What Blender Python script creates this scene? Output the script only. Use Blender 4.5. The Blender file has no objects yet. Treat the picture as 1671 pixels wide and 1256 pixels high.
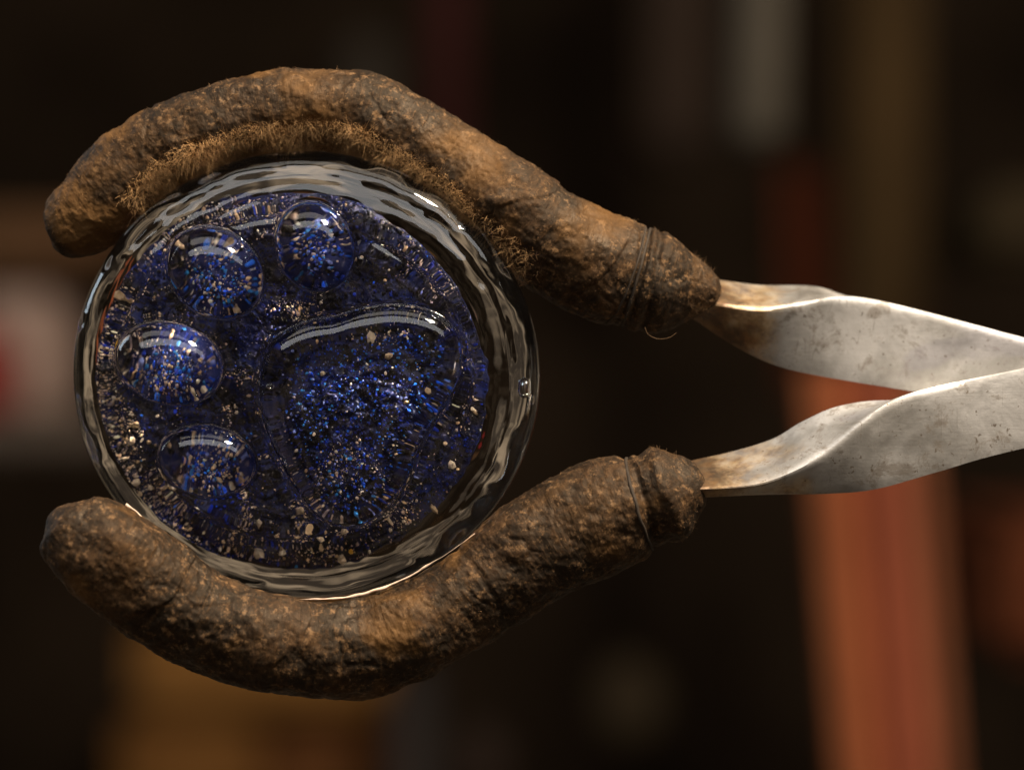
import bpy, math, random
import numpy as np
from mathutils import Vector, Matrix

random.seed(7)
RNG = np.random.default_rng(7)
S = bpy.context.scene
C = S.collection
U = 1e-4            # one photograph pixel in the focus plane is 0.1 mm
D = 0.6             # camera to focus plane

# ------------------------------------------------------------------ camera, world, lamps, exposure
def P(px, py, y=0.0):
    """pixel of the photograph at depth y behind the focus plane -> world point"""
    k = (D + y) / D
    return Vector(((px - 835.5) * U * k, y, (628.0 - py) * U * k))

cd = bpy.data.cameras.new('camera')
cam = bpy.data.objects.new('camera', cd); C.objects.link(cam)
cam.location = (0, -D, 0); cam.rotation_euler = (math.radians(90), 0, 0)
cd.sensor_width = 36; cd.lens = 36 * D / 0.1671
cd.clip_start = 0.01; cd.clip_end = 50
cd.dof.use_dof = True; cd.dof.focus_distance = D - 0.009; cd.dof.aperture_fstop = 8.5
S.camera = cam

W = bpy.data.worlds.new("World"); S.world = W; W.use_nodes = True
wb = W.node_tree.nodes['Background']
# the rest of the dim workshop: brown walls, with some paler and darker stretches all round
wt = W.node_tree; wc = wt.nodes.new('ShaderNodeTexCoord'); wn = wt.nodes.new('ShaderNodeTexNoise')
wn.inputs['Scale'].default_value = 5.5; wn.inputs['Detail'].default_value = 3.0
wr = wt.nodes.new('ShaderNodeValToRGB'); wr.color_ramp.elements[0].position = 0.46; wr.color_ramp.elements[0].color = (0.12, 0.088, 0.062, 1)
wr.color_ramp.elements[1].position = 0.64; wr.color_ramp.elements[1].color = (1.0, 0.72, 0.46, 1)
wt.links.new(wc.outputs['Generated'], wn.inputs['Vector']); wt.links.new(wn.outputs['Fac'], wr.inputs['Fac'])
wt.links.new(wr.outputs['Color'], wb.inputs['Color']); wb.inputs['Strength'].default_value = 0.31

def area(name, loc, target, sx, sy, power, col):
    l = bpy.data.lights.new(name, 'AREA'); l.shape = 'RECTANGLE'; l.size = sx; l.size_y = sy
    l.energy = power; l.color = col
    o = bpy.data.objects.new(name, l); C.objects.link(o); o.location = loc
    d = Vector(target) - Vector(loc)
    o.rotation_euler = d.to_track_quat('-Z', 'Y').to_euler()
    return o
# low warm sun through the workshop opening, above right of the tongs
KEY = area('key_lamp', (0.42, -0.34, 0.85), (0.0, 0, 0), 0.17, 0.17, 34.0, (1.0, 0.80, 0.58))
# pale window overhead
TOP = area('window_lamp', (-0.05, -0.62, 0.72), (-0.03, 0, 0), 2.0, 0.32, 7.0, (0.97, 0.96, 0.96))
TOP2 = area('window_lamp', (-0.05, -0.20, 0.93), (-0.03, 0, 0), 1.5, 0.36, 3.2, (1.0, 0.93, 0.84))
SIDE = area('added_rim_lamp', (-1.1, 0.55, 0.55), (-0.03, 0, 0), 0.35, 0.6, 3.0, (0.72, 0.86, 1.0))  # added lamp, unseen, for pale blue highlights in the glass rim
# added unseen lamp that brightens the background objects
BGL = area('background_fill_lamp', (0.9, 0.35, 0.9), (0.1, 1.6, -0.2), 0.5, 0.5, 5.0, (1.0, 0.78, 0.55))

S.view_settings.view_transform = 'Standard'; S.view_settings.look = 'None'
S.view_settings.exposure = 0.0; S.view_settings.gamma = 1
S.cycles.max_bounces = 16; S.cycles.transmission_bounces = 14; S.cycles.glossy_bounces = 6; S.cycles.diffuse_bounces = 4
S.cycles.caustics_refractive = True; S.cycles.caustics_reflective = True
S.cycles.sample_clamp_indirect = 0.0; S.cycles.sample_clamp_direct = 0.0; S.cycles.blur_glossy = 0.3
S.cycles.use_denoising = True

# ------------------------------------------------------------------ numpy noise
def _h(ix, iy, iz, seed):
    n = (ix.astype(np.int64) * 374761393 + iy.astype(np.int64) * 668265263 + iz.astype(np.int64) * 2147483647 + seed * 1274126177) & 0xffffffff
    n = ((n ^ (n >> 13)) * 1274126177) & 0xffffffff
    n = (n ^ (n >> 16)) * 2246822519 & 0xffffffff
    return ((n ^ (n >> 15)) & 0xffffff) / float(0xffffff)
def vnoise(p, seed=0):
    i = np.floor(p).astype(np.int64); f = p - i; f = f * f * f * (f * (f * 6 - 15) + 10)
    r = 0
    for dx in (0, 1):
        wx = f[:, 0] if dx else 1 - f[:, 0]
        for dy in (0, 1):
            wy = f[:, 1] if dy else 1 - f[:, 1]
            for dz in (0, 1):
                wz = f[:, 2] if dz else 1 - f[:, 2]
                r = r + wx * wy * wz * _h(i[:, 0] + dx, i[:, 1] + dy, i[:, 2] + dz, seed)
    return r * 2 - 1
def fbm(p, oct=3, seed=0):
    a, s, r = 1.0, 0, 0
    for k in range(oct):
        r = r + a * vnoise(p * 2 ** k + k * 17.3, seed + k); s += a; a *= 0.5
    return r / s
def voro(p, seed=0):
    i = np.floor(p).astype(np.int64)
    f1 = np.full(len(p), 9.0); f2 = np.full(len(p), 9.0)
    for dx in (-1, 0, 1):
        for dy in (-1, 0, 1):
            for dz in (-1, 0, 1):
                a, b, c = i[:, 0] + dx, i[:, 1] + dy, i[:, 2] + dz
                q = np.stack([a + _h(a, b, c, seed), b + _h(a, b, c, seed + 5), c + _h(a, b, c, seed + 9)], 1)
                d = np.sqrt(((p - q) ** 2).sum(1))
                f2 = np.minimum(np.maximum(d, f1), f2); f1 = np.minimum(f1, d)
    return f1, f2

# ------------------------------------------------------------------ mesh helpers
def mesh_np(name, V, F, smooth=True, mat=None):
    me = bpy.data.meshes.new(name)
    V = np.asarray(V, dtype=np.float32); F = np.asarray(F, dtype=np.int32)
    n = F.shape[1]
    me.vertices.add(len(V)); me.vertices.foreach_set('co', V.ravel())
    me.loops.add(F.size); me.loops.foreach_set('vertex_index', F.ravel())
    me.polygons.add(len(F)); me.polygons.foreach_set('loop_start', np.arange(0, F.size, n, dtype=np.int32))
    me.polygons.foreach_set('use_smooth', np.full(len(F), smooth))
    me.update(calc_edges=True); me.validate()
    if mat: me.materials.append(mat)
    return me
def link(name, me, parent=None, **kw):
    o = bpy.data.objects.new(name, me); C.objects.link(o)
    if parent: o.parent = parent
    for k, v in kw.items(): o[k] = v
    return o
def empty(name, loc, label, cat, group=None):
    o = bpy.data.objects.new(name, None); C.objects.link(o); o.location = loc; o.empty_display_size = 0.01
    o['label'] = label; o['category'] = cat
    if group: o['group'] = group
    return o
def grid_faces(n, m, wrap=False):
    """n rows (first index) by m columns"""
    i = np.arange(n - 1)[:, None]; j = np.arange(m if wrap else m - 1)[None, :]
    j2 = (j + 1) % m
    a = i * m + j; b = i * m + j2; c = (i + 1) * m + j2; d = (i + 1) * m + j
    return np.stack([d, c, b, a], -1).reshape(-1, 4)
def catmull(pts, n):
    pts = np.asarray(pts, float)
    e = np.vstack([2 * pts[0] - pts[1], pts, 2 * pts[-1] - pts[-2]])
    seg = np.linalg.norm(np.diff(pts[:, :2], axis=0), axis=1); cum = np.concatenate([[0], np.cumsum(seg)])
    t = np.linspace(0, cum[-1], n)
    k = np.clip(np.searchsorted(cum, t, side='right') - 1, 0, len(pts) - 2)
    f = ((t - cum[k]) / np.maximum(seg[k], 1e-9))[:, None]
    p0, p1, p2, p3 = e[k], e[k + 1], e[k + 2], e[k + 3]
    return 0.5 * ((2 * p1) + (-p0 + p2) * f + (2 * p0 - 5 * p1 + 4 * p2 - p3) * f ** 2 + (-p0 + 3 * p1 - 3 * p2 + p3) * f ** 3)

# ------------------------------------------------------------------ materials
class NT:
    def __init__(s, name):
        s.m = bpy.data.materials.new(name); s.m.use_nodes = True; s.t = s.m.node_tree
        s.b = s.t.nodes['Principled BSDF']; s.out = s.t.nodes['Material Output']
        s.co = s.t.nodes.new('ShaderNodeTexCoord')
    def n(s, typ, **kw):
        x = s.t.nodes.new(typ)
        for k, v in kw.items():
            if k in x.inputs: x.inputs[k].default_value = v
            else: setattr(x, k, v)
        return x
    def l(s, a, b): s.t.links.new(a, b)
    def mapped(s, scale=(1, 1, 1), rot=(0, 0, 0)):
        m = s.n('ShaderNodeMapping'); m.inputs['Scale'].default_value = scale; m.inputs['Rotation'].default_value = rot
        s.l(s.co.outputs['Object'], m.inputs['Vector']); return m.outputs['Vector']
    def noise(s, scale, detail=4, rough=0.6, vec=None, dist=0.0):
        x = s.n('ShaderNodeTexNoise'); x.inputs['Scale'].default_value = scale; x.inputs['Detail'].default_value = detail
        x.inputs['Roughness'].default_value = rough; x.inputs['Distortion'].default_value = dist
        s.l(vec if vec is not None else s.co.outputs['Object'], x.inputs['Vector']); return x.outputs['Fac']
    def ramp(s, fac, stops, interp='LINEAR'):
        x = s.n('ShaderNodeValToRGB'); r = x.color_ramp; r.interpolation = interp
        while len(r.elements) < len(stops): r.elements.new(0.5)
        for e, (p, c) in zip(r.elements, stops):
            e.position = p; e.color = (*c, 1) if len(c) == 3 else c
        s.l(fac, x.inputs['Fac']); return x.outputs['Color']
    def mask(s, fac, a, b):
        x = s.n('ShaderNodeMapRange'); x.interpolation_type = 'SMOOTHSTEP'
        x.inputs['From Min'].default_value = a; x.inputs['From Max'].default_value = b
        s.l(fac, x.inputs['Value']); return x.outputs['Result']
    def mix(s, fac, a, b, blend='MIX'):
        x = s.n('ShaderNodeMix'); x.data_type = 'RGBA'; x.blend_type = blend
        if isinstance(fac, (int, float)): x.inputs[0].default_value = fac
        else: s.l(fac, x.inputs[0])
        for v, k in ((a, 6), (b, 7)):
            if isinstance(v, tuple): x.inputs[k].default_value = (*v, 1)
            else: s.l(v, x.inputs[k])
        return x.outputs[2]
    def math(s, op, a, b=0.0):
        x = s.n('ShaderNodeMath'); x.operation = op
        for v, k in ((a, 0), (b, 1)):
            if isinstance(v, (int, float)): x.inputs[k].default_value = v
            else: s.l(v, x.inputs[k])
        return x.outputs[0]
    def bump(s, h, dist, strength=1.0, nrm=None):
        x = s.n('ShaderNodeBump'); x.inputs['Distance'].default_value = dist; x.inputs['Strength'].default_value = strength
        s.l(h, x.inputs['Height'])
        if nrm is not None: s.l(nrm, x.inputs['Normal'])
        return x.outputs['Normal']

def mat_char(seed=0.0, warm=1.0):
    t = NT('charred_wrapping')
    v = t.mapped((1, 1, 1)); 
    mp = t.t.nodes[-1] if False else None
    big = t.noise(75 + seed, 5, 0.62, dist=0.5)
    med = t.noise(190 + seed, 5, 0.65, dist=0.3)
    fine = t.noise(900, 4, 0.7)
    patch = t.noise(48 + seed * 2, 4, 0.6, dist=0.8)
    c = t.ramp(big, [(0.32, (0.007, 0.005, 0.004)), (0.46, (0.022, 0.013, 0.008)), (0.56, (0.060, 0.034, 0.017)), (0.66, (0.13, 0.078, 0.040)), (0.76, (0.26, 0.17, 0.10))])
    c = t.mix(t.mask(med, 0.53, 0.72), c, (0.23 * warm, 0.145, 0.08))
    c = t.mix(t.mask(med, 0.44, 0.28), c, (0.016, 0.011, 0.008))
    c = t.mix(t.math('MULTIPLY', t.mask(patch, 0.60, 0.74), 0.6), c, (0.24, 0.105, 0.028))
    um = t.n('ShaderNodeMapping'); um.inputs['Scale'].default_value = (1.0, 0.22, 1.0); um.inputs['Rotation'].default_value = (0, 0, 0.35)
    t.l(t.co.outputs['UV'], um.inputs['Vector'])
    strand = t.noise(1500, 4, 0.65, vec=um.outputs['Vector'], dist=0.4)
    c = t.mix(t.math('MULTIPLY', t.mask(strand, 0.52, 0.68), 0.55), c, (0.27, 0.165, 0.082))
    c = t.mix(t.math('MULTIPLY', t.mask(strand, 0.48, 0.34), 0.55), c, (0.010, 0.007, 0.005))
    soft = t.noise(62, 2, 0.5)
    c = t.mix(t.math('MULTIPLY', t.mask(soft, 0.50, 0.68), 0.5), c, (0.22, 0.125, 0.045))
    grey = t.noise(120, 4, 0.6)
    c = t.mix(t.math('MULTIPLY', t.mask(grey, 0.62, 0.75), 0.4), c, (0.20, 0.165, 0.135))
    sp = t.noise(1500, 2, 0.5)
    c = t.mix(t.math('MULTIPLY', t.mask(sp, 0.66, 0.74), 0.6), c, (0.42, 0.33, 0.24))
    c = t.mix(t.math('MULTIPLY', t.mask(fine, 0.52, 0.32), 0.65), c, (0.012, 0.009, 0.007))
    gr = t.noise(620, 6, 0.78)
    c = t.mix(t.math('MULTIPLY', t.mask(gr, 0.53, 0.65), 0.8), c, (0.62, 0.43, 0.26))
    c = t.mix(t.math('MULTIPLY', t.mask(gr, 0.47, 0.36), 0.8), c, (0.008, 0.006, 0.004))
    amber = t.noise(58, 3, 0.5, dist=0.4)
    c = t.mix(t.math('MULTIPLY', t.mask(amber, 0.53, 0.66), 0.50), c, (0.55, 0.32, 0.11))
    c = t.mix(1.0, c, (0.235, 0.195, 0.15), 'MULTIPLY')
    t.l(c, t.b.inputs['Base Color'])
    t.l(t.ramp(med, [(0.3, (0.5,) * 3), (0.7, (0.85,) * 3)]), t.b.inputs['Roughness'])
    t.b.inputs['Specular IOR Level'].default_value = 0.34; t.b.inputs['Specular Tint'].default_value = (1.0, 0.8, 0.6, 1)
    n = t.bump(strand, 0.00022, 0.8)
    n = t.bump(fine, 0.00014, 0.8, n)
    n = t.bump(t.noise(2600, 3, 0.7), 0.00008, 0.8, n)
    n = t.bump(t.noise(330, 3, 0.5), 0.00025, 0.6, n)
    t.l(n, t.b.inputs['Normal'])
    return t.m

def mat_glass():
    t = NT('clear_glass')
    g = t.n('ShaderNodeBsdfGlass'); g.inputs['IOR'].default_value = 1.5; g.inputs['Roughness'].default_value = 0.0
    g.inputs['Color'].default_value = (0.985, 0.99, 0.985, 1)
    t.t.nodes.remove(t.b)
    t.l(g.outputs[0], t.out.inputs['Surface'])
    return t.m

def mat_simple(name, col, rough=0.6, spec=0.5, metallic=0.0, var=0.25, scale=30, bump=0.0):
    t = NT(name)
    n = t.noise(scale, 4, 0.6)
    c = t.ramp(n, [(0.3, tuple(x * (1 - var) for x in col)), (0.7, tuple(min(1, x * (1 + var)) for x in col))])
    t.l(c, t.b.inputs['Base Color']); t.b.inputs['Roughness'].default_value = rough
    t.b.inputs['Specular IOR Level'].default_value = spec; t.b.inputs['Metallic'].default_value = metallic
    if bump: t.l(t.bump(n, bump), t.b.inputs['Normal'])
    return t.m

def mat_attr(name, rough=0.45, spec=0.5):
    t = NT(name)
    a = t.n('ShaderNodeAttribute', attribute_name='tint')
    n = t.noise(2500, 3, 0.6)
    c = t.mix(t.mask(n, 0.35, 0.65), a.outputs['Color'], a.outputs['Color'], 'MIX')
    x = t.mix(0.5, c, t.ramp(n, [(0.3, (0.55,) * 3), (0.7, (1.3,) * 3)]), 'MULTIPLY')
    t.l(x, t.b.inputs['Base Color']); t.b.inputs['Roughness'].default_value = rough
    t.b.inputs['Specular IOR Level'].default_value = spec
    return t.m

def mat_metal():
    t = NT('worn_steel')
    sep = t.n('ShaderNodeSeparateXYZ'); t.l(t.co.outputs['Object'], sep.inputs[0])
    X = sep.outputs['X']
    big = t.noise(60, 5, 0.6, dist=0.6)
    c = t.ramp(big, [(0.32, (0.20, 0.195, 0.185)), (0.5, (0.38, 0.38, 0.375)), (0.66, (0.60, 0.605, 0.61))])
    smudge = t.noise(190, 6, 0.78, dist=0.5)
    c = t.mix(t.math('MULTIPLY', t.mask(smudge, 0.52, 0.64), 0.6), c, (0.15, 0.12, 0.09))
    blue = t.noise(70, 3, 0.5, vec=t.mapped((0.6, 1, 1.4)))
    c = t.mix(t.math('MULTIPLY', t.mask(blue, 0.58, 0.68), 0.35), c, (0.33, 0.33, 0.40))
    # heat tint and rust towards the wrapped jaws
    heat = t.math('ADD', X, t.math('MULTIPLY', t.math('SUBTRACT', t.noise(90, 4, 0.6), 0.5), 0.04))
    hm = t.mask(heat, 0.0190, 0.0075)
    c = t.mix(t.math('MULTIPLY', hm, 0.75), c, t.ramp(t.noise(220, 5, 0.7), [(0.35, (0.09, 0.05, 0.035)), (0.48, (0.30, 0.19, 0.08)), (0.56, (0.48, 0.34, 0.17)), (0.7, (0.55, 0.48, 0.38))]))
    hm2 = t.mask(heat, 0.0125, 0.0045)
    c = t.mix(t.math('MULTIPLY', hm2, 0.8), c, t.ramp(t.noise(260, 4, 0.7), [(0.42, (0.035, 0.022, 0.018)), (0.62, (0.16, 0.085, 0.035))]))
    # specks and thin dark scratches
    sp = t.noise(900, 3, 0.6)
    c = t.mix(t.math('MULTIPLY', t.mask(sp, 0.645, 0.70), 0.75), c, (0.12, 0.09, 0.06))
    for rot, s1, thr in ((0.6, 40, 0.012), (-1.0, 34, 0.010), (1.35, 52, 0.011)):
        v = t.mapped((1.0, 1.0, 0.05), (0, rot, 0))
        f = t.noise(s1 * 4, 2, 0.5, vec=v)
        d = t.math('ABSOLUTE', t.math('SUBTRACT', f, 0.5))
        area_ = t.mask(t.noise(110 + s1, 2, 0.5), 0.60, 0.68)
        c = t.mix(t.math('MULTIPLY', t.math('MULTIPLY', t.mask(d, thr * 0.4, 0.0), area_), 0.7), c, (0.14, 0.12, 0.10))
    t.l(c, t.b.inputs['Base Color'])
    t.b.inputs['Metallic'].default_value = 0.72
    t.l(t.ramp(smudge, [(0.3, (0.36,) * 3), (0.7, (0.58,) * 3)]), t.b.inputs['Roughness'])
    br = t.noise(1.0, 3, 0.6, vec=t.mapped((300, 300, 2500), (0, 0.25, 0)))
    n = t.bump(br, 0.00003, 0.6)
    n = t.bump(t.noise(420, 4, 0.6), 0.00012, 0.6, n)
    t.l(n, t.b.inputs['Normal'])
    return t.m

# ------------------------------------------------------------------ the tongs
TONGS = empty('tongs', P(1100, 640), 'long steel tongs with two charred wrapped jaws gripping the round glass paperweight', 'tongs')
M_CHAR = mat_char(0, 1.0); M_CHAR2 = mat_char(9.0, 1.0)
M_METAL = mat_metal()
INV = Matrix.Translation(-TONGS.location)
def tlocal(V): return np.asarray(V) - np.array(TONGS.location)

def jaw(stations, seed, mat, n=620, m=230, grooves=()):
    """stations: (px, py, radius px, depth m)"""
    st = catmull(stations, n)
    cpx, cpy, r, dep = st.T
    k = (D + dep) / D
    c = np.stack([(cpx - 835.5) * U * k, dep, (628 - cpy) * U * k], 1)
    rr = np.maximum(r, 2) * U
    tan = np.gradient(c, axis=0); tan /= np.linalg.norm(tan, axis=1)[:, None]
    yax = np.array([0, 1.0, 0]); side = np.cross(tan, yax); side /= np.linalg.norm(side, axis=1)[:, None]
    up = np.cross(side, tan)
    # rounded ends
    L = np.concatenate([[0], np.cumsum(np.linalg.norm(np.diff(c, axis=0), axis=1))])
    e0 = 0.0030
    endf = np.sqrt(np.clip(1 - np.clip(1 - L / e0, 0, 1) ** 2, 0, 1))
    endf *= np.sqrt(np.clip(1 - np.clip(1 - (L[-1] - L) / 0.0012, 0, 1) ** 2, 0, 1))
    rr = rr * endf
    th = np.linspace(0, 2 * math.pi, m, endpoint=False)
    dirs = side[:, None, :] * np.cos(th)[None, :, None] + up[:, None, :] * np.sin(th)[None, :, None]
    base = c[:, None, :] + dirs * rr[:, None, None]
    Pn = base.reshape(-1, 3); 
    d = 0.00075 * fbm(Pn * 130, 2, seed) + 0.00032 * fbm(Pn * 300, 2, seed + 3)
    q = Pn + 0.0012 * np.stack([fbm(Pn * 300, 2, seed + 20), fbm(Pn * 300, 2, seed + 24), fbm(Pn * 300, 2, seed + 28)], 1)
    f1, f2 = voro(q * 120, seed)
    crackm = np.clip(fbm(Pn * 90, 2, seed + 40) * 4 - 0.1, 0, 1)
    d -= 0.00015 * crackm * np.exp(-((f2 - f1) / 0.06) ** 2)
    g1, g2 = voro(q * 420, seed + 6)
    d += 0.00011 * (0.5 - g1) * np.clip(fbm(Pn * 160, 2, seed + 60) * 3 + 0.3, 0, 1.6)
    ridg = 1 - np.abs(fbm(Pn * 240, 3, seed + 80)) * 2
    d += 0.00012 * ridg
    d += 0.00014 * fbm(Pn * 1500, 2, seed + 90) + 0.00012 * np.clip(fbm(Pn * 700, 2, seed + 95), 0, 1)
    # diagonal folds of the wrapping
    LL = np.repeat(L, m); TT = np.tile(th, n)
    fold = (LL / 0.0215 + 0.16 * np.sin(TT + seed) + 0.25 * fbm(Pn * 60, 2, seed + 50)) % 1.0
    d += 0.00024 * (fold - 0.5) * np.clip(fbm(Pn * 70, 2, seed + 70) * 2 + 0.6, 0, 1)
    for (gp, depth, wd) in grooves:
        d -= depth * np.exp(-((LL - gp * L[-1] + 0.0006 * np.sin(TT)) / wd) ** 2)
    d = d.reshape(n, m) * np.clip(endf, 0.15, 1)[:, None]
    V = base + dirs * d[:, :, None]
    F = grid_faces(n, m, wrap=True)
    Vf = V.reshape(-1, 3)
    # caps
    Vf = np.vstack([Vf, V[0].mean(0)[None], V[-1].mean(0)[None]])
    print('ORIENT', seed, float((np.cross(V[101:400,1:]-V[100:399,1:], V[100:399,1:]-V[100:399,:-1])*dirs[100:399,1:]).sum(2).mean()*1e9))
    o = link('wrapped_jaw', mesh_np('wrapped_jaw', tlocal(Vf), F, True, mat), TONGS)
    me = o.data; uv = me.uv_layers.new(name='wrap')
    u = np.concatenate([np.repeat(L, m), [L[0], L[-1]]]); v = np.concatenate([np.tile(th * 0.008, n), [0, 0]])
    li = np.empty(len(me.loops), np.int32); me.loops.foreach_get('vertex_index', li)
    uv.data.foreach_set('uv', np.stack([u[li], v[li]], 1).astype(np.float32).ravel())
    return o, V, dirs, L, c

UP_ST = [(82, 382, 22, .004), (98, 382, 40, .004), (120, 368, 56, .003), (168, 325, 68, .002), (233, 262, 64, .001), (310, 217, 62, 0), (410, 187, 62, 0),
         (503, 178, 65, 0), (598, 187, 66, 0), (683, 234, 64, 0), (757, 282, 67, 0), (830, 340, 77, 0.0), (897, 391, 83, 0.001), (965, 432, 87, .002),
         (1032, 452, 86, .003), (1078, 462, 80, .003), (1120, 469, 58, .003), (1152, 473, 38, .003), (1178, 476, 18, .003)]
LO_ST = [(78, 842, 22, -.016), (92, 850, 42, -.016), (116, 868, 64, -.016), (165, 894, 80, -.015), (238, 952, 84, -.013), (330, 1012, 79, -.011), (430, 1047, 78, -.010), (530, 1059, 77, -.009),
         (630, 1047, 78, -.008), (720, 1005, 78, -.007), (803, 953, 80, -.006), (878, 895, 86, -.006), (950, 856, 93, -.006), (1022, 829, 87, -.006),
         (1062, 816, 76, -.006), (1090, 806, 80, -.006), (1118, 796, 58, -.006), (1138, 790, 40, -.006), (1152, 786, 20, -.006)]
JU, VU, DU, LU, CU = jaw(UP_ST, 11, M_CHAR, grooves=((0.885, 0.0006, 0.0007), (0.905, 0.0005, 0.0006), (0.87, 0.0003, 0.0005)))
JL, VL, DL, LL_, CL = jaw(LO_ST, 37, M_CHAR2, grooves=((0.905, 0.0008, 0.0008), (0.66, 0.0003, 0.0008)))

def tube_mesh(name, path, rad, mat, ns=8, closed=True):
    path = np.asarray(path); n = len(path)
    if closed: tan = np.roll(path, -1, 0) - np.roll(path, 1, 0)
    else: tan = np.gradient(path, axis=0)
    tan /= np.linalg.norm(tan, axis=1)[:, None] + 1e-12
    ref = path - path.mean(0); ref -= (ref * tan).sum(1)[:, None] * tan; ref /= np.linalg.norm(ref, axis=1)[:, None] + 1e-12
    bi = np.cross(tan, ref)
    a = np.linspace(0, 2 * math.pi, ns, endpoint=False)
    r = rad if np.ndim(rad) else np.full(n, rad)
    V = path[:, None] + (ref[:, None] * np.cos(a)[None, :, None] + bi[:, None] * np.sin(a)[None, :, None]) * r[:, None, None]
    F = grid_faces(n, ns, wrap=True)
    if closed:
        j = np.arange(ns); j2 = (j + 1) % ns
        F = np.vstack([F, np.stack([j, j2, (n - 1) * ns + j2, (n - 1) * ns + j], 1)])
    return mesh_np(name, tlocal(V.reshape(-1, 3)), F, True, mat)
M_WIRE = mat_simple('sooty_wire', (0.03, 0.023, 0.017), 0.75, 0.2, 0.0, 0.4, 400)
def binding(V, D_, L, frac, rad, slant, ph=0.0):
    n, m, _ = V.shape
    sel = np.arange(0, m, 2)
    pts = []
    for j in sel:
        a = 2 * math.pi * j / m
        x = frac * (n - 1) + slant * math.sin(a + ph)
        i = int(np.clip(x, 3, n - 4))
        w = V[i - 3:i + 4, j].mean(0)
        pts.append(w + D_[i, j] * rad * 0.1)
    pts = np.array(pts)
    for _ in range(3): pts = 0.5 * pts + 0.25 * (np.roll(pts, 1, 0) + np.roll(pts, -1, 0))
    link('binding_wire', tube_mesh('binding_wire', pts, rad, M_WIRE), TONGS)
binding(VU, DU, LU, 0.886, 0.00024, 4, 0.4); binding(VU, DU, LU, 0.870, 0.00018, 6, 1.6)
binding(VL, DL, LL_, 0.903, 0.00030, 4, 0.2)
loop = catmull([(1052, 534, 0, 0), (1058, 546, 0, 0), (1074, 553, 0, 0), (1092, 551, 0, 0), (1104, 543, 0, 0)], 30)
link('wire_end', tube_mesh('wire_end', [P(a, b, -0.004) for a, b, _, _ in loop], 0.00008, mat_simple('burnt_wire', (0.05, 0.03, 0.015), 0.8, 0.1), 6, False), TONGS)

# fibres of the wrapping
def fibres(name, pts, nrm, length, width, cols, lean, count_label=None):
    n = len(pts); k = 3
    V = np.zeros((n, k, 3, 3)); 
    rv = RNG.normal(size=(n, 3)); a = np.cross(nrm, rv); a /= np.linalg.norm(a, axis=1)[:, None]; b = np.cross(nrm, a)
    ln = length * RNG.uniform(0.3, 1.25, n) * np.clip(0.9 + 0.5 * fbm(pts * 330, 2, 99), 0.35, 1.5); curl = lean
    for s in range(k):
        f = s / (k - 1)
        c = pts + nrm * (ln * f)[:, None] + curl * (ln * f * f)[:, None] + a * (ln * 0.35 * f * f)[:, None]
        w = width * (1 - f * 0.85)
        for q in range(3):
            an = 2 * math.pi * q / 3
            V[:, s, q] = c + (a * math.cos(an) + b * math.sin(an)) * w
    base = (np.arange(n) * k * 3)[:, None, None]
    fs = []
    for s in range(k - 1):
        for q in range(3):
            q2 = (q + 1) % 3
            fs.append([s * 3 + q, s * 3 + q2, (s + 1) * 3 + q2, (s + 1) * 3 + q])
    F = (base + np.array(fs)[None]).reshape(-1, 4)
    me = mesh_np(name, tlocal(V.reshape(-1, 3)), F, True, M_FIB)
    at = me.attributes.new('tint', 'FLOAT_COLOR', 'POINT')
    col = np.repeat(cols, k * 3, axis=0); at.data.foreach_set('color', np.hstack([col, np.ones((len(col), 1))]).astype(np.float32).ravel())
    return me
M_FIB = mat_attr('scorched_fibre', 0.7, 0.2)
def fibre_field(V, D_, sel, count, length, width, tone, name, parent, leanv=(0, 0, 0), clump=0.0):
    n, m, _ = V.shape
    I, J = np.nonzero(sel); pick = RNG.integers(0, len(I), count); I, J = I[pick], J[pick]
    pts = V[I, J]; nrm = D_[I, J].copy()
    cl = np.stack([vnoise(pts * 500, 5), vnoise(pts * 500, 6), vnoise(pts * 500, 7)], 1)
    nrm += cl * 0.7 + RNG.normal(size=nrm.shape) * 0.38 + np.array(leanv)
    nrm /= np.linalg.norm(nrm, axis=1)[:, None]
    keep = fbm(pts * 220, 2, 8) > clump
    pts, nrm = pts[keep], nrm[keep]; 
    pts = pts - nrm * 0.0003
    cols = np.array(tone)[None] * RNG.uniform(0.45, 1.35, (len(pts), 1)) * (1 + 0.5 * fbm(pts * 160, 2, 9)[:, None])
    lean = RNG.normal(size=(len(pts), 3)) * 0.5
    me = fibres(name, pts, nrm, length, width, np.clip(cols, 0, 1), lean)
    o = link(name, me, parent); o['kind'] = 'stuff'
    return o
def angle_sel(V, lo, hi, i0, i1):
    n, m, _ = V.shape
    th = np.linspace(0, 360, m, endpoint=False)[None, :] * np.ones((n, 1)); ii = np.linspace(0, 1, n)[:, None] * np.ones((1, m))
    # theta measured so that the glass side is where the direction points to the glass centre
    return th, ii
gc = np.array(P(498, 612, 0))
tog = gc[None, None] - VU; tog /= np.linalg.norm(tog, axis=2)[:, :, None]
face = (DU * tog).sum(2)
ii = np.linspace(0, 1, VU.shape[0])[:, None] * np.ones((1, VU.shape[1]))
front = DU[:, :, 1]
fibre_field(VU, DU, (face > 0.12 + 0.35 * RNG.uniform(0, 1, face.shape)) & (ii > 0.10 + 0.06 * RNG.uniform(0, 1, face.shape)) & (ii < 0.77 - 0.16 * RNG.uniform(0, 1, face.shape)) & (front < 0.45), 50000, 0.00125, 0.000034, (0.44, 0.27, 0.125), 'fibre_pile', JU, (0.1, -0.25, 0), -0.8)
fibre_field(VU, DU, (face < 0.4) & (ii > 0.02) & (ii < 0.95) & (front < 0.3), 6000, 0.00042, 0.00003, (0.34, 0.20, 0.10), 'loose_fibre', JU, (0, 0, 0), 0.0)
tog = gc[None, None] - VL; tog /= np.linalg.norm(tog, axis=2)[:, :, None]
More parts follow.
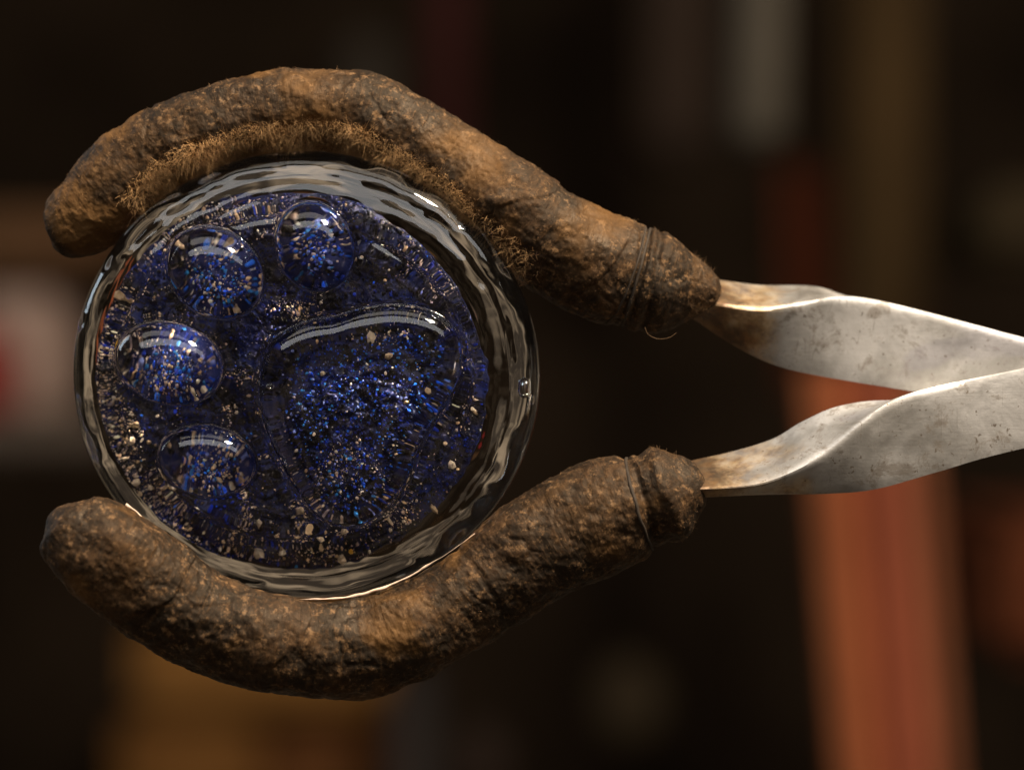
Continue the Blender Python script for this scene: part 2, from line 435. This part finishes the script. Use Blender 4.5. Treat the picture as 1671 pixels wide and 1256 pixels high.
fibre_field(VL, DL, ((DL * tog).sum(2) < 2) & (ii > 0.03) & (DL[:, :, 1] < 0.3), 5000, 0.00036, 0.00003, (0.26, 0.15, 0.07), 'loose_fibre', JL, (0, 0, 0), 0.1)

fibre_field(VU, DU, (ii > 0.955) & (ii < 0.985), 700, 0.0007, 0.00005, (0.20, 0.12, 0.06), 'frayed_cuff', JU, (0.9, 0, 0), -0.3)
fibre_field(VL, DL, (ii > 0.94) & (ii < 0.975), 600, 0.0006, 0.00005, (0.20, 0.12, 0.06), 'frayed_cuff', JL, (0.9, 0, 0.1), -0.3)
# bright line of light along the glass contact, put in as a pale tube
M_GLINT = mat_simple('painted_glint', (0.62, 0.47, 0.37), 0.8, 0.2, 0, 0.3, 700, 0.0002)
glint_line = catmull([(a, b, 0, 0) for a, b in [(205, 823), (220, 833), (240, 853), (265, 880), (320, 924), (360, 946), (400, 961), (450, 973), (500, 978), (560, 975), (610, 964), (660, 944), (710, 915), (750, 889), (775, 870)]], 420)
lp = np.array([P(a, b, -0.0092) for a, b, _, _ in glint_line]); q = lp * 900
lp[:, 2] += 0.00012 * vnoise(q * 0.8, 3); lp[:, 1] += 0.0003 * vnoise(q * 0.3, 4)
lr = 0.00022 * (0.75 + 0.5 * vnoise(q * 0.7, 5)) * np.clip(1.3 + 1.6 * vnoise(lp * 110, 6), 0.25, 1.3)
link('rim_glint', tube_mesh('rim_glint', lp, lr, M_GLINT, 8, False), JL)

# steel arms: rolled strap, profile through A (far edge), B (near fold), C (lower edge)
def arm(A, B, Cc, yA, yB, yC, thick=0.0008, n=240, m=22):
    """A, B, Cc: functions px->py as key lists; y*: depth key lists"""
    x0 = A[0][0]
    xs = np.linspace(0, 1, n)
    def ev(keys):
        a = catmull([(k[0], k[1], k[2], 0) for k in keys], n); return a[:, :3]
    a, b, c = ev(A), ev(B), ev(Cc)
    def W3(q):
        k = (D + q[:, 2]) / D
        return np.stack([(q[:, 0] - 835.5) * U * k, q[:, 2], (628 - q[:, 1]) * U * k], 1)
    a, b, c = W3(a), W3(b), W3(c)
    # rounded fold: quadratic near B
    prof = []
    for s in np.linspace(0, 1, m):
        if s < 0.42: f = s / 0.42 * 0.86; p = a * (1 - f) + b * f
        elif s > 0.58: f = (s - 0.58) / 0.42; f = 0.14 + f * 0.86; p = b * (1 - f) + c * f
        else:
            f = (s - 0.42) / 0.16; p0 = a * 0.14 + b * 0.86; p2 = b * 0.86 + c * 0.14
            p = (1 - f) ** 2 * p0 + 2 * f * (1 - f) * b + f * f * p2
        prof.append(p)
    Pm = np.stack(prof, 1)
    ds = np.gradient(Pm, axis=1); dl = np.gradient(Pm, axis=0)
    N = np.cross(dl, ds); N /= np.linalg.norm(N, axis=2)[:, :, None] + 1e-12
    if N[..., 1].mean() > 0: N = -N
    ed = np.zeros(m); ed[0] = ed[-1] = 1
    outer = Pm + N * (-0.00012 * ed)[None, :, None]; inner = Pm - N * thick
    ring = np.concatenate([outer, inner[:, ::-1]], 1)
    mm = ring.shape[1]
    F = grid_faces(n, mm, wrap=True)
    me = mesh_np('arm', tlocal(ring.reshape(-1, 3)), F, True, M_METAL)
    me.set_sharp_from_angle(angle=math.radians(40))
    o = link('arm', me, TONGS)
    return o
yu = 0.006
AU = [(1120, 452, yu + .004), (1175, 456, yu + .004), (1240, 464, yu + .005), (1330, 466, yu + .006), (1392, 486, yu + .006), (1500, 520, yu + .006), (1700, 572, yu + .006), (2100, 690, yu + .006)]
BU_ = [(1110, 492, yu - .004), (1165, 497, yu - .004), (1240, 505, yu - .004), (1300, 496, yu - .003), (1376, 482, yu - .002), (1470, 496, yu - .001), (1671, 549, yu), (2080, 655, yu)]
CU_ = [(1090, 485, yu + .004), (1140, 527, yu + .003), (1200, 566, yu + .002), (1262, 595, yu + .001), (1335, 613, yu), (1480, 637, yu), (1671, 668, yu), (2060, 740, yu)]
arm(AU, BU_, CU_, 0, 0, 0)
yl = -0.006
AL = [(1080, 765, yl + .007), (1125, 751, yl + .007), (1200, 734, yl + .007), (1262, 714, yl + .007), (1310, 686, yl + .006), (1370, 661, yl + .005), (1450, 652, yl + .006), (1560, 668, yl + .008), (1700, 672, yl + .008), (2100, 600, yl + .008)]
BL = [(1090, 797, yl - .004), (1150, 796, yl - .004), (1232, 790, yl - .004), (1290, 770, yl - .004), (1350, 735, yl - .0035), (1400, 692, yl - .003), (1450, 654, yl - .002), (1520, 627, yl - .001), (1671, 593, yl), (2080, 505, yl)]
CL_ = [(1090, 812, yl - .002), (1150, 812, yl - .002), (1250, 808, yl - .001), (1350, 806, yl), (1430, 798, yl), (1530, 770, yl), (1671, 731, yl), (2090, 640, yl)]
arm(AL, BL, CL_, 0, 0, 0)

# ------------------------------------------------------------------ the paperweight
GX, GY = 498, 612
R = 38.0                     # mm, local units below are millimetres
SXY = (1.010, 0.961)
PW = empty('glass_paperweight', P(GX, GY, 0.0), 'round clear glass paperweight with a raised paw print over speckled blue and cream glass grains', 'paperweight')
TILT = Matrix.Rotation(math.radians(-5), 3, 'Z') @ Matrix.Rotation(math.radians(4), 3, 'X')
TM = np.array(TILT)
def gl(V):
    """paperweight millimetres (x right, y up, z to camera) -> object space"""
    V = np.asarray(V, float) * 1e-3
    W_ = np.stack([V[:, 0] * SXY[0], -V[:, 2], V[:, 1] * SXY[1]], 1)
    return W_ @ TM.T
def loc(px, py):
    """photo pixel -> paperweight x, y in mm (on the front face)"""
    return (px - GX) * 0.1 / SXY[0], -(py - GY) * 0.1 / SXY[1]
TOES = [(364, 441, 84, 70, -42), (526, 400, 61, 75, 16), (287, 587, 89, 68, -14), (347, 745, 80, 60, -8)]
PALM = [(440, 590), (455, 550), (500, 525), (560, 513), (620, 497), (680, 495), (730, 510), (760, 545), (762, 590), (742, 640), (708, 685), (688, 725), (665, 785), (630, 832),
        (580, 855), (532, 842), (500, 800), (470, 745), (445, 690), (436, 640)]
pc = np.array(loc(592, 650)); pp = np.array([loc(*q) for q in PALM]) - pc
pa = np.arctan2(pp[:, 1], pp[:, 0]); pr = np.hypot(pp[:, 0], pp[:, 1]); o_ = np.argsort(pa); pa, pr = pa[o_], pr[o_]
tt = np.linspace(-math.pi, math.pi, 14401); rr_ = np.interp(tt, pa, pr, period=2 * math.pi)
ker = np.exp(-np.linspace(-2.4, 2.4, 1001) ** 2); ker /= ker.sum()
rr_s = np.convolve(np.concatenate([rr_[-501:-1], rr_, rr_[1:501]]), ker, 'valid')
def pad_d(x, y):
    """normalised distance to each pad's edge: list of arrays, < 1 inside"""
    out = []
    for (a, b, rx, ry, rot) in TOES:
        cx, cy = loc(a, b); t = math.radians(rot); dx, dy = x - cx, y - cy
        u = (dx * math.cos(t) + dy * math.sin(t)) / (rx * 0.1); v = (-dx * math.sin(t) + dy * math.cos(t)) / (ry * 0.1)
        out.append(np.sqrt(u * u + v * v))
    dx, dy = x - pc[0], y - pc[1]
    out.append(np.hypot(dx, dy) / np.interp(np.arctan2(dy, dx), tt, rr_s))
    return out
PADH = [5.2, 5.0, 5.2, 4.6, 4.2]
PADQ = [2.1, 2.1, 2.1, 2.1, 5.0]
def pad_h(d, h, q):
    t = np.clip(d, 0, 1)
    return h * np.clip(1 - t ** q, 0, 1) ** 0.5
def front_z(x, y, pads=True):
    r = np.hypot(x, y) / R
    z = 7.6 * np.clip(1 - np.clip(r, 0, 1) ** 7, 0, 1) ** 0.5 + 0.9 * (1 - r * r)
    # gentle swells frozen in the hot-worked surface, stronger towards the rim
    p = np.stack([x * 0.16, y * 0.30, 0 * x], 1)
    w = np.clip((r - 0.45) / 0.5, 0, 1) * np.clip((1 - r) / 0.05, 0, 1)
    z = z + 0.16 * fbm(p, 2, 3) * (0.35 + w)
    z = z - 0.50 * np.exp(-((r - 0.89) / 0.045) ** 2)
    an = np.arctan2(y, x)
    dpm = np.clip((np.min(np.stack(pad_d(x, y)), 0) - 1.03) / 0.12, 0, 1)
    for rc, am, sd, wdt in ((0.71, 0.50, 77, 0.028), (0.60, 0.40, 81, 0.024), (0.79, 0.36, 85, 0.020), (0.50, 0.30, 89, 0.024)):
        z = z - am * np.exp(-((r - rc - 0.02 * np.sin(an * 3 + sd)) / wdt) ** 2) * np.clip(2.2 * vnoise(np.stack([np.cos(an) * 2.6, np.sin(an) * 2.6, 0 * an + rc], 1), sd) + 0.15, 0, 1) * dpm
    if pads:
        ds = pad_d(x, y)
        for d, h, q in zip(ds, PADH, PADQ):
            z = z + pad_h(d, h, q) - 0.28 * np.exp(-((d - 1.04) / 0.06) ** 2)
    return z
def back_z(x, y):
    r = np.hypot(x, y) / R; a = np.arctan2(y, x)
    z = -8.5 * np.clip(1 - np.clip(r, 0, 1) ** 5, 0, 1) ** 0.5
    w = np.clip((r - 0.55) / 0.3, 0, 1) * np.clip((1 - r) / 0.04, 0, 1)
    z = z + w * (0.55 * fbm(np.stack([np.cos(a) * 2.2, np.sin(a) * 2.2, r * 9], 1), 2, 12) + 0.26 * fbm(np.stack([np.cos(a) * 3.6, np.sin(a) * 3.6, r * 24], 1), 2, 14))
    return z

M_GLASS = mat_glass()
def build_glass():
    na = 1200
    # radii denser at the rim
    s = np.linspace(0, 1, 300); rf = R * (1 - (1 - s) ** 1.25 * 1.0)
    rf = R * np.sin(s * math.pi / 2) ** 0.92 if False else R * (1 - (1 - s) ** 1.3)
    rf[0] = 0.02; rf[-1] = R
    a = np.linspace(0, 2 * math.pi, na, endpoint=False)
    ca, sa = np.cos(a), np.sin(a)
    X = rf[:, None] * ca; Y = rf[:, None] * sa
    rimn = 1 + 0.004 * vnoise(np.stack([ca * 2.5, sa * 2.5, 0 * ca], 1), 21)
    x, y = X.ravel(), Y.ravel()
    zf = front_z(x, y)
    e = 0.01
    def nrm(fn, sgn):
        # analytic-like normals by differences; near the rim fall back to the radial direction
        rr = np.hypot(x, y); k = np.minimum(1.0, (R - 0.03) / np.maximum(rr, 1e-6)); xx, yy = x * k, y * k
        gx = (fn(xx + e, yy) - fn(xx - e, yy)) / (2 * e); gy = (fn(xx, yy + e) - fn(xx, yy - e)) / (2 * e)
        N = np.stack([-gx * sgn, -gy * sgn, np.full_like(gx, 1.0 * sgn)], 1)
        return N / np.linalg.norm(N, axis=1)[:, None]
    nf = nrm(front_z, 1)
    V = np.stack([x, y, zf], 1)
    wob = np.tile(rimn, len(rf)) ** (np.repeat(rf, na) / R) ** 4
    V[:, 0] *= wob; V[:, 1] *= wob
    F = grid_faces(len(rf), na, wrap=True)
    cx = x[F].mean(1); cy = y[F].mean(1)
    owner = np.full(len(F), -1)
    for i, d in enumerate(pad_d(cx, cy)): owner[d < 0.985] = i
    names = ['toe_pad'] * 4 + ['palm_pad']
    def fix_normals(me, N):
        N = np.stack([N[:, 0] / SXY[0], -N[:, 2], N[:, 1] / SXY[1]], 1) @ TM.T; N /= np.linalg.norm(N, axis=1)[:, None]
        if len(me.vertices) == len(N): me.normals_split_custom_set_from_vertices(N.tolist())
    # body: front remainder + back sheet in one mesh
    nb = 130; sb = np.linspace(0, 1, nb); rb = R * (1 - (1 - sb) ** 1.8); rb[0] = 0.02
    xb = (rb[:, None] * ca).ravel(); yb = (rb[:, None] * sa).ravel()
    Vb = np.stack([xb, yb, back_z(xb, yb)], 1)
    wb_ = np.tile(rimn, nb) ** (np.repeat(rb, na) / R) ** 4
    Vb[:, 0] *= wb_; Vb[:, 1] *= wb_
    Fb = grid_faces(nb, na, wrap=True)[:, ::-1].copy()
    # weld rim: last ring of the back uses last ring of the front
    off = len(V); last_b = (nb - 1) * na; last_f = (len(rf) - 1) * na
    Fb2 = Fb + off
    m_ = Fb >= last_b
    Fb2[m_] = Fb[m_] - last_b + last_f
    f = np.vstack([F[owner < 0], Fb2]); VV = np.vstack([V, Vb])
    used, inv = np.unique(f, return_inverse=True); inv = inv.reshape(f.shape)
    me = mesh_np('glass_body', gl(VV[used]), inv, True, M_GLASS)
    link('glass_body', me, PW)
    for i in range(5):
        f = F[owner == i]; used, inv = np.unique(f, return_inverse=True); inv = inv.reshape(f.shape)
        me = mesh_np(names[i], gl(V[used]), inv, True, M_GLASS); fix_normals(me, nf[used])
        link(names[i], me, PW)
build_glass()

# small stray seed bubbles
import bmesh
for (px, py, rr, zz) in [(866, 632, 1.7, 0.5), (872, 652, 0.9, -0.5), (462, 625, 0.55, 6.5), (600, 352, 0.5, 6.8), (312, 838, 0.35, 6.5), (250, 500, 0.3, 6.5), (690, 700, 0.3, 6.6), (640, 800, 0.3, 6.6), (255, 430, 0.3, 6.0), (705, 455, 0.45, 6.2)]:
    x, y = loc(px, py); bm = bmesh.new(); bmesh.ops.create_icosphere(bm, subdivisions=3, radius=1.0)
    V = np.array([v.co[:] for v in bm.verts]); F = np.array([[v.index for v in f.verts][::-1] for f in bm.faces]); bm.free()
    if math.hypot(x, y) > 33: V = V * [0.45 * rr, rr, 0.5 * rr]; x *= 0.955; y *= 0.955
    else: V = V * [rr, rr, 0.7 * rr]
    link('seed_bubble', mesh_np('seed_bubble', gl(V + [x, y, zz]), F, True, M_GLASS), PW)

# frit: the coloured grain layer sealed in the glass
RF = 30.9
def frit_z(x, y):
    p = np.stack([x, y, 0 * x], 1)
    z = 1.6 + 0.45 * fbm(p * 0.25, 2, 31) + 0.30 * fbm(p * 1.1, 2, 33)
    ds = pad_d(x, y); dm = pad_d(x - 0.6, y + 1.7)
    lump = 1 + 0.34 * fbm(p * 0.75, 2, 36)
    for i in range(5):
        k = np.clip((1.06 - ds[i]) / 0.2, 0, 1)
        z = z * (1 - k) + (0.6 if i < 4 else 1.4) * k
        t = np.clip(dm[i] / (0.48 if i < 4 else 0.76), 0, 1)
        z = z + (np.clip(1 - t ** (2.2 if i < 4 else 4), 0, 1) ** 0.7) * (4.6 if i < 4 else 3.0) * lump
    r = np.hypot(x, y) / RF
    return z - 2.5 * np.clip((r - 0.86) / 0.14, 0, 1) ** 2
M_FRIT = mat_attr('coloured_frit', 0.5, 0.25)
def frit_edge(a): return RF * (1 + 0.012 * vnoise(np.stack([np.cos(a) * 4, np.sin(a) * 4, 0 * a], 1), 41) + 0.008 * vnoise(np.stack([np.cos(a) * 22, np.sin(a) * 22, 0 * a], 1), 42))
FC = np.array(loc(480, 617))
def set_tint(me, cols):
    at = me.attributes.new('tint', 'FLOAT_COLOR', 'POINT'); at.data.foreach_set('color', np.hstack([cols, np.ones((len(cols), 1))]).astype(np.float32).ravel())
def build_frit():
    na, nr = 520, 170
    a = np.linspace(0, 2 * math.pi, na, endpoint=False); s = np.linspace(0.002, 1, nr)
    E = frit_edge(a)
    X = (s[:, None] * E * np.cos(a)) + FC[0]; Y = (s[:, None] * E * np.sin(a)) + FC[1]
    x, y = X.ravel(), Y.ravel(); z = frit_z(x, y)
    top = np.stack([x, y, z], 1)
    # side and bottom
    xb, yb = X[-1], Y[-1]
    low = np.stack([(xb - FC[0]) * 0.98 + FC[0], (yb - FC[1]) * 0.98 + FC[1], np.full(na, -3.4)], 1)
    cen = np.stack([(xb - FC[0]) * 0.02 + FC[0], (yb - FC[1]) * 0.02 + FC[1], np.full(na, -3.6)], 1)
    V = np.vstack([top, low, cen]); F = grid_faces(nr + 2, na, wrap=True)
    n1 = fbm(V * 0.8, 3, 51); n2 = fbm(V * 0.35, 2, 55)
    deep = np.array([0.003, 0.008, 0.06]); blk = np.array([0.006, 0.005, 0.012]); blue = np.array([0.004, 0.018, 0.16])
    f = np.clip(n1 * 2 + 0.5, 0, 1)[:, None]; c = blk * (1 - f) + deep * f
    f = 0.45 * np.clip(n2 * 3 - 0.5, 0, 1)[:, None]; c = c * (1 - f) + blue * f
    f = np.clip((0.58 - np.min(np.stack(pad_d(V[:, 0] - 0.6, V[:, 1] + 1.7)[:4]), 0)) / 0.1, 0, 1)[:, None]
    c = c * (1 - f) + np.array([0.008, 0.014, 0.09]) * f
    c[-2 * na:] = (0.016, 0.012, 0.010)
    me = mesh_np('frit_layer', gl(V), F, True, M_FRIT); set_tint(me, c)
    fl = link('frit_layer', me, PW)
    # grains
    t = (1 + 5 ** .5) / 2
    ico = np.array([(-1, t, 0), (1, t, 0), (-1, -t, 0), (1, -t, 0), (0, -1, t), (0, 1, t), (0, -1, -t), (0, 1, -t), (t, 0, -1), (t, 0, 1), (-t, 0, -1), (-t, 0, 1)]) / math.hypot(1, t)
    icf = np.array([(0, 11, 5), (0, 5, 1), (0, 1, 7), (0, 7, 10), (0, 10, 11), (1, 5, 9), (5, 11, 4), (11, 10, 2), (10, 7, 6), (7, 1, 8), (3, 9, 4), (3, 4, 2), (3, 2, 6), (3, 6, 8), (3, 8, 9), (4, 9, 5), (2, 4, 11), (6, 2, 10), (8, 6, 7), (9, 8, 1)])
    def grains(n, size, tones, name, dens=None, lift=0.0, smooth=False, stuff=True):
        q = RNG.uniform(-1, 1, (int(n * 3.2), 2)); q = q[np.hypot(q[:, 0], q[:, 1]) < 0.995]
        an = np.arctan2(q[:, 1], q[:, 0]); k = frit_edge(an)
        x, y = q[:, 0] * k + FC[0], q[:, 1] * k + FC[1]
        if dens is not None:
            keep = RNG.uniform(0, 1, len(x)) < dens(x, y); x, y = x[keep], y[keep]
        x, y = x[:n], y[:n]; n = len(x)
        sz = size * np.exp(RNG.normal(0, 0.5, n)).clip(0.3, 2.2)
        z = frit_z(x, y) + lift * sz
        rot = np.linalg.qr(RNG.normal(size=(n, 3, 3)))[0]
        shp = ico[None] * RNG.uniform(0.7, 1.15, (n, 12, 1)) * RNG.uniform(0.6, 1.35, (n, 1, 3))
        V = np.einsum('nij,nkj->nki', rot, shp) * sz[:, None, None] + np.stack([x, y, z], 1)[:, None]
        F = (np.arange(n)[:, None, None] * 12 + icf[None]).reshape(-1, 3)
        tn = np.array(tones); c = tn[RNG.integers(0, len(tn), n)] * RNG.uniform(0.6, 1.3, (n, 1))
        return V, F, c, x, y
    def pile(name, V, F, c, stuff=True, sm=False):
        me = mesh_np(name, gl(V.reshape(-1, 3)), F, sm, M_FRIT); set_tint(me, np.clip(np.repeat(c, 12, 0), 0, 1))
        o = link(name, me, PW)
        if stuff: o['kind'] = 'stuff'
        return o
    inpad = lambda x, y: np.min(np.stack(pad_d(x, y)), 0) < 0.9
    def bright(x, y):
        ds = pad_d(x - 0.6, y + 1.7); t = np.min(np.stack(ds[:4]), 0)
        return np.clip(np.where(t < 0.53, 1.0, 0.0) + np.where(ds[4] < 0.77, 0.40, 0.0) + 0.010, 0, 1)
    def mound(x, y):
        ds = pad_d(x - 0.6, y + 1.7); return np.min(np.stack(ds[:4]), 0) < 0.54
    rad = lambda x, y: np.hypot(x - FC[0], y - FC[1]) / RF
    clus = lambda x, y, s, sc: fbm(np.stack([x * sc, y * sc, 0 * x], 1), 2, s)
    V, F, c, _gx, _gy = grains(21000, 0.14, [(0.004, 0.010, 0.10), (0.004, 0.030, 0.42), (0.008, 0.010, 0.06), (0.005, 0.004, 0.009), (0.004, 0.014, 0.20), (0.010, 0.012, 0.04), (0.05, 0.048, 0.06)], 'b', dens=lambda x, y: np.where(mound(x, y), 0.4, 1.0), lift=0.1)
    k = clus(_gx, _gy, 71, 0.22) * 1.6 + clus(_gx, _gy, 74, 0.7) * 0.9 + 0.25 * (rad(_gx, _gy) > 0.88) + RNG.normal(0, 0.22, len(_gx)) - 0.10
    k = np.clip(k * 2.2 - 0.08, 0.03, 1.0)[:, None]
    pile('blue_grain', V, F, c * k)
    V, F, c, _, _ = grains(8000, 0.135, [(0.008, 0.10, 0.90), (0.02, 0.17, 0.95), (0.012, 0.04, 0.42), (0.20, 0.26, 0.70), (0.03, 0.22, 0.62), (0.008, 0.015, 0.16)], 'b2', dens=bright, lift=0.35)
    pile('bright_blue_grain', V, F, c)
    dcr = lambda x, y: np.clip(0.03 + 1.0 * np.clip(clus(x, y, 61, 0.33) * 4.0 - 0.55, 0, 1) + (0.35 + 0.6 * (x < -8)) * np.clip((rad(x, y) - 0.86) / 0.10, 0, 1) + 0.75 * mound(x, y) + 0.18 * (pad_d(x - 0.6, y + 1.7)[4] < 0.8), 0, 1) * np.clip(0.40 + 0.9 * clus(x, y, 66, 0.12) - 0.016 * x, 0.05, 1)
    V, F, c, _, _ = grains(14000, 0.062, [(0.90, 0.66, 0.46), (0.85, 0.58, 0.36), (0.60, 0.45, 0.38), (0.92, 0.78, 0.64), (0.34, 0.27, 0.30)], 'c', dens=dcr, lift=0.45)
    pile('cream_dust', V, F, c, sm=True)
    V, F, c, _, _ = grains(5200, 0.135, [(0.90, 0.66, 0.46), (0.85, 0.58, 0.36), (0.60, 0.45, 0.38), (0.92, 0.78, 0.64), (0.34, 0.27, 0.30)], 'c', dens=dcr, lift=0.45)
    pile('cream_grain', V, F, c, sm=True)
    # large chips, each a part
    V, F, c, x, y = grains(190, 0.36, [(0.62, 0.50, 0.38), (0.66, 0.56, 0.46), (0.55, 0.40, 0.25)], 'chip', dens=lambda x, y: np.clip(0.12 + 0.7 * mound(x, y) + (-y - 8) * 0.025 - 0.012 * x + 0.5 * (rad(x, y) > 0.8), 0.08, 1), lift=0.45)
    for i in range(len(x)):
        me = mesh_np('frit_chip', gl(V[i]), icf, False, M_FRIT)
        set_tint(me, np.clip(np.repeat(c[i:i + 1] if i not in (3, 17, 40) else np.array([[0.55, 0.30, 0.03]]), 12, 0), 0, 1))
        link('frit_chip', me, PW)
build_frit()
# ------------------------------------------------------------------ out-of-focus workshop behind
def box_obj(name, px0, py0, px1, py1, y, depth, mat, label, cat, lean=0.0, bev=0.01, **kw):
    """a bevelled solid whose front face covers the pixel rectangle at distance y"""
    a = P(px0, py1, y); b = P(px1, py0, y)
    w, h = b.x - a.x, b.z - a.z
    import bmesh
    bm = bmesh.new(); bmesh.ops.create_cube(bm, size=1)
    for v in bm.verts: v.co = Vector((v.co.x * w, v.co.y * depth, v.co.z * h))
    bmesh.ops.bevel(bm, geom=bm.edges[:], offset=min(bev, w * 0.2, h * 0.2), segments=3, affect='EDGES')
    me = bpy.data.meshes.new(name); bm.to_mesh(me); bm.free(); me.materials.append(mat)
    for p in me.polygons: p.use_smooth = False
    o = link(name, me); o.location = ((a.x + b.x) / 2, y + depth / 2, (a.z + b.z) / 2); o.rotation_euler = (0, lean, 0)
    if label: o['label'] = label; o['category'] = cat
    for k, v in kw.items(): o[k] = v
    return o
wall = box_obj('back_wall', -1300, -900, 3000, 2150, 2.2, 0.1, mat_simple('soot_wall', (0.014, 0.010, 0.007), 0.9, 0.02, 0, 0.7, 3), None, None, kind='structure')
def ms(n, c, r=0.8): return mat_simple(n, tuple(x * 0.8 for x in c), r, 0.05, 0, 0.2, 12)
# copper-coloured leaning plank and the battens on its face
def leaning(name, quad, y, depth, mat, parent=None):
    """prism over a pixel quadrilateral (tl, tr, br, bl)"""
    pts = [P(a, b, y) for a, b in quad]; o0 = pts[3]
    V = [p - (parent.location if parent else o0) for p in pts] + [p + Vector((0, depth, 0)) - (parent.location if parent else o0) for p in pts]
    F = [(3, 2, 1, 0), (4, 5, 6, 7), (0, 1, 5, 4), (1, 2, 6, 5), (2, 3, 7, 6), (3, 0, 4, 7)]
    me = bpy.data.meshes.new(name); me.from_pydata([tuple(v) for v in V], [], F); me.update(); me.materials.append(mat)
    o = link(name, me, parent)
    if not parent: o.location = o0
    return o
pb = empty('leaning_board_stack', P(1420, 1400, 0.7), 'blurred copper-orange ribbed post leaning behind the lower tongs arm', 'post')
cols = [(0.14, 0.048, 0.02), (0.24, 0.068, 0.028), (0.15, 0.038, 0.020), (0.22, 0.066, 0.034), (0.12, 0.044, 0.021)]
edges_t = [1306, 1342, 1398, 1442, 1486, 1518]; edges_b = [1366, 1402, 1452, 1494, 1538, 1566]
for i in range(5):
    leaning('board', [(edges_t[i] + 1, 600), (edges_t[i + 1] - 1, 600), (edges_b[i + 1] + 11, 1400), (edges_b[i] + 13, 1400)], 0.7 + 0.006 * (i % 2), 0.03, ms('copper_board', cols[i], 0.6), pb)
o = leaning('dim_post_top', [(1275, 270), (1350, 270), (1365, 640), (1290, 640)], 1.5, 0.03, ms('dimmed_post', (0.085, 0.022, 0.010)))  # upper part of the post, its weaker light put into the colour
o['label'] = 'blurred upper part of the leaning post, dimness painted as dull red, left one'; o['category'] = 'post'
o = leaning('dim_post_top', [(1430, 370), (1500, 370), (1520, 640), (1440, 640)], 1.55, 0.03, ms('dimmed_post2', (0.028, 0.008, 0.005)))  # right side of the upper post, low light painted as darker red
o['label'] = 'fainter upper part of the leaning post, dimness painted as dark red, right one'; o['category'] = 'post'
box_obj('grey_pillar', 1212, -300, 1284, 230, 1.0, 0.1, ms('grey_paint', (0.060, 0.054, 0.044)), 'blurred grey upright pillar at the top of the picture, above the tongs arms', 'pillar', 0.02)
box_obj('brown_cupboard', 1055, -300, 1160, 250, 1.8, 0.15, ms('taupe', (0.040, 0.028, 0.022)), 'dim taupe cupboard left of the grey pillar', 'cupboard')
box_obj('red_strip', 700, -300, 762, 300, 1.7, 0.05, ms('wine', (0.034, 0.010, 0.010)), 'dark wine-red upright strip above the wrapped upper jaw', 'post')
box_obj('grey_bracket', 560, 60, 640, 220, 1.7, 0.1, ms('smoke', (0.030, 0.026, 0.022)), 'dim smoke-grey panel left of the wine-red strip', 'panel')
box_obj('olive_panel', 1390, -300, 1510, 560, 1.35, 0.05, ms('olive', (0.042, 0.026, 0.011)), 'dim olive-brown panel right of the grey pillar', 'panel')
box_obj('umber_crate', 1600, 300, 1900, 420, 1.2, 0.2, ms('umber', (0.030, 0.022, 0.012)), 'dim umber crate at the right edge above the arms', 'crate')
box_obj('rust_drum', 1625, 850, 1900, 1080, 1.0, 0.3, ms('rust', (0.075, 0.022, 0.009)), 'dim rust-coloured drum at the right edge below the arms', 'drum')
box_obj('white_canister', -60, 480, 100, 690, 1.7, 0.12, ms('offwhite', (0.36, 0.27, 0.24)), 'blurred off-white canister at the left edge beside the glass', 'canister')
box_obj('red_canister', -200, 530, 0, 700, 1.5, 0.1, ms('red', (0.22, 0.02, 0.02)), 'blurred red canister cut off by the left edge', 'canister')
box_obj('grey_ledge', -300, 680, 170, 740, 1.05, 0.2, ms('ledge', (0.055, 0.045, 0.038)), 'grey ledge under the off-white canister', 'ledge')
box_obj('wooden_shelf', -200, 340, 180, 450, 1.2, 0.1, ms('brownshelf', (0.060, 0.032, 0.016)), 'dim brown shelf above the off-white canister', 'shelf')
box_obj('ochre_box', 215, 1010, 640, 1160, 1.7, 0.3, ms('ochre', (0.22, 0.11, 0.032)), 'blurred ochre wooden box below the lower jaw', 'box')
box_obj('dark_ochre_box', 190, 1165, 420, 1400, 1.72, 0.25, ms('ochre2', (0.16, 0.075, 0.022)), 'darker brown box under the ochre box, left one', 'box')
box_obj('rust_brown_box', 425, 1165, 635, 1400, 1.74, 0.25, ms('ochre3', (0.12, 0.05, 0.018)), 'reddish brown box under the ochre box, right one', 'box')
box_obj('slate_block', 640, 1090, 705, 1400, 1.6, 0.1, ms('slate', (0.038, 0.034, 0.034)), 'slate-grey block beside the ochre box', 'block')
def ball(name, px, py, rpx, y, mat, label, cat):
    import bmesh
    bm = bmesh.new(); bmesh.ops.create_uvsphere(bm, u_segments=24, v_segments=14, radius=rpx * U * (D + y) / D)
    for v in bm.verts: v.co.z *= 1.2; v.co *= 1 + 0.08 * math.sin(v.co.x * 60 + v.co.z * 45)
    me = bpy.data.meshes.new(name); bm.to_mesh(me); bm.free(); me.materials.append(mat)
    for p in me.polygons: p.use_smooth = True
    o = link(name, me); o.location = P(px, py, y); o['label'] = label; o['category'] = cat
ball('round_jar', 1020, 1150, 62, 1.5, ms('sand', (0.028, 0.021, 0.013)), 'blurred sand-coloured round jar low in the middle', 'jar')
ball('round_jar', 780, 1245, 50, 1.6, ms('rose', (0.032, 0.022, 0.018)), 'dim rose-brown round jar at the bottom edge', 'jar')
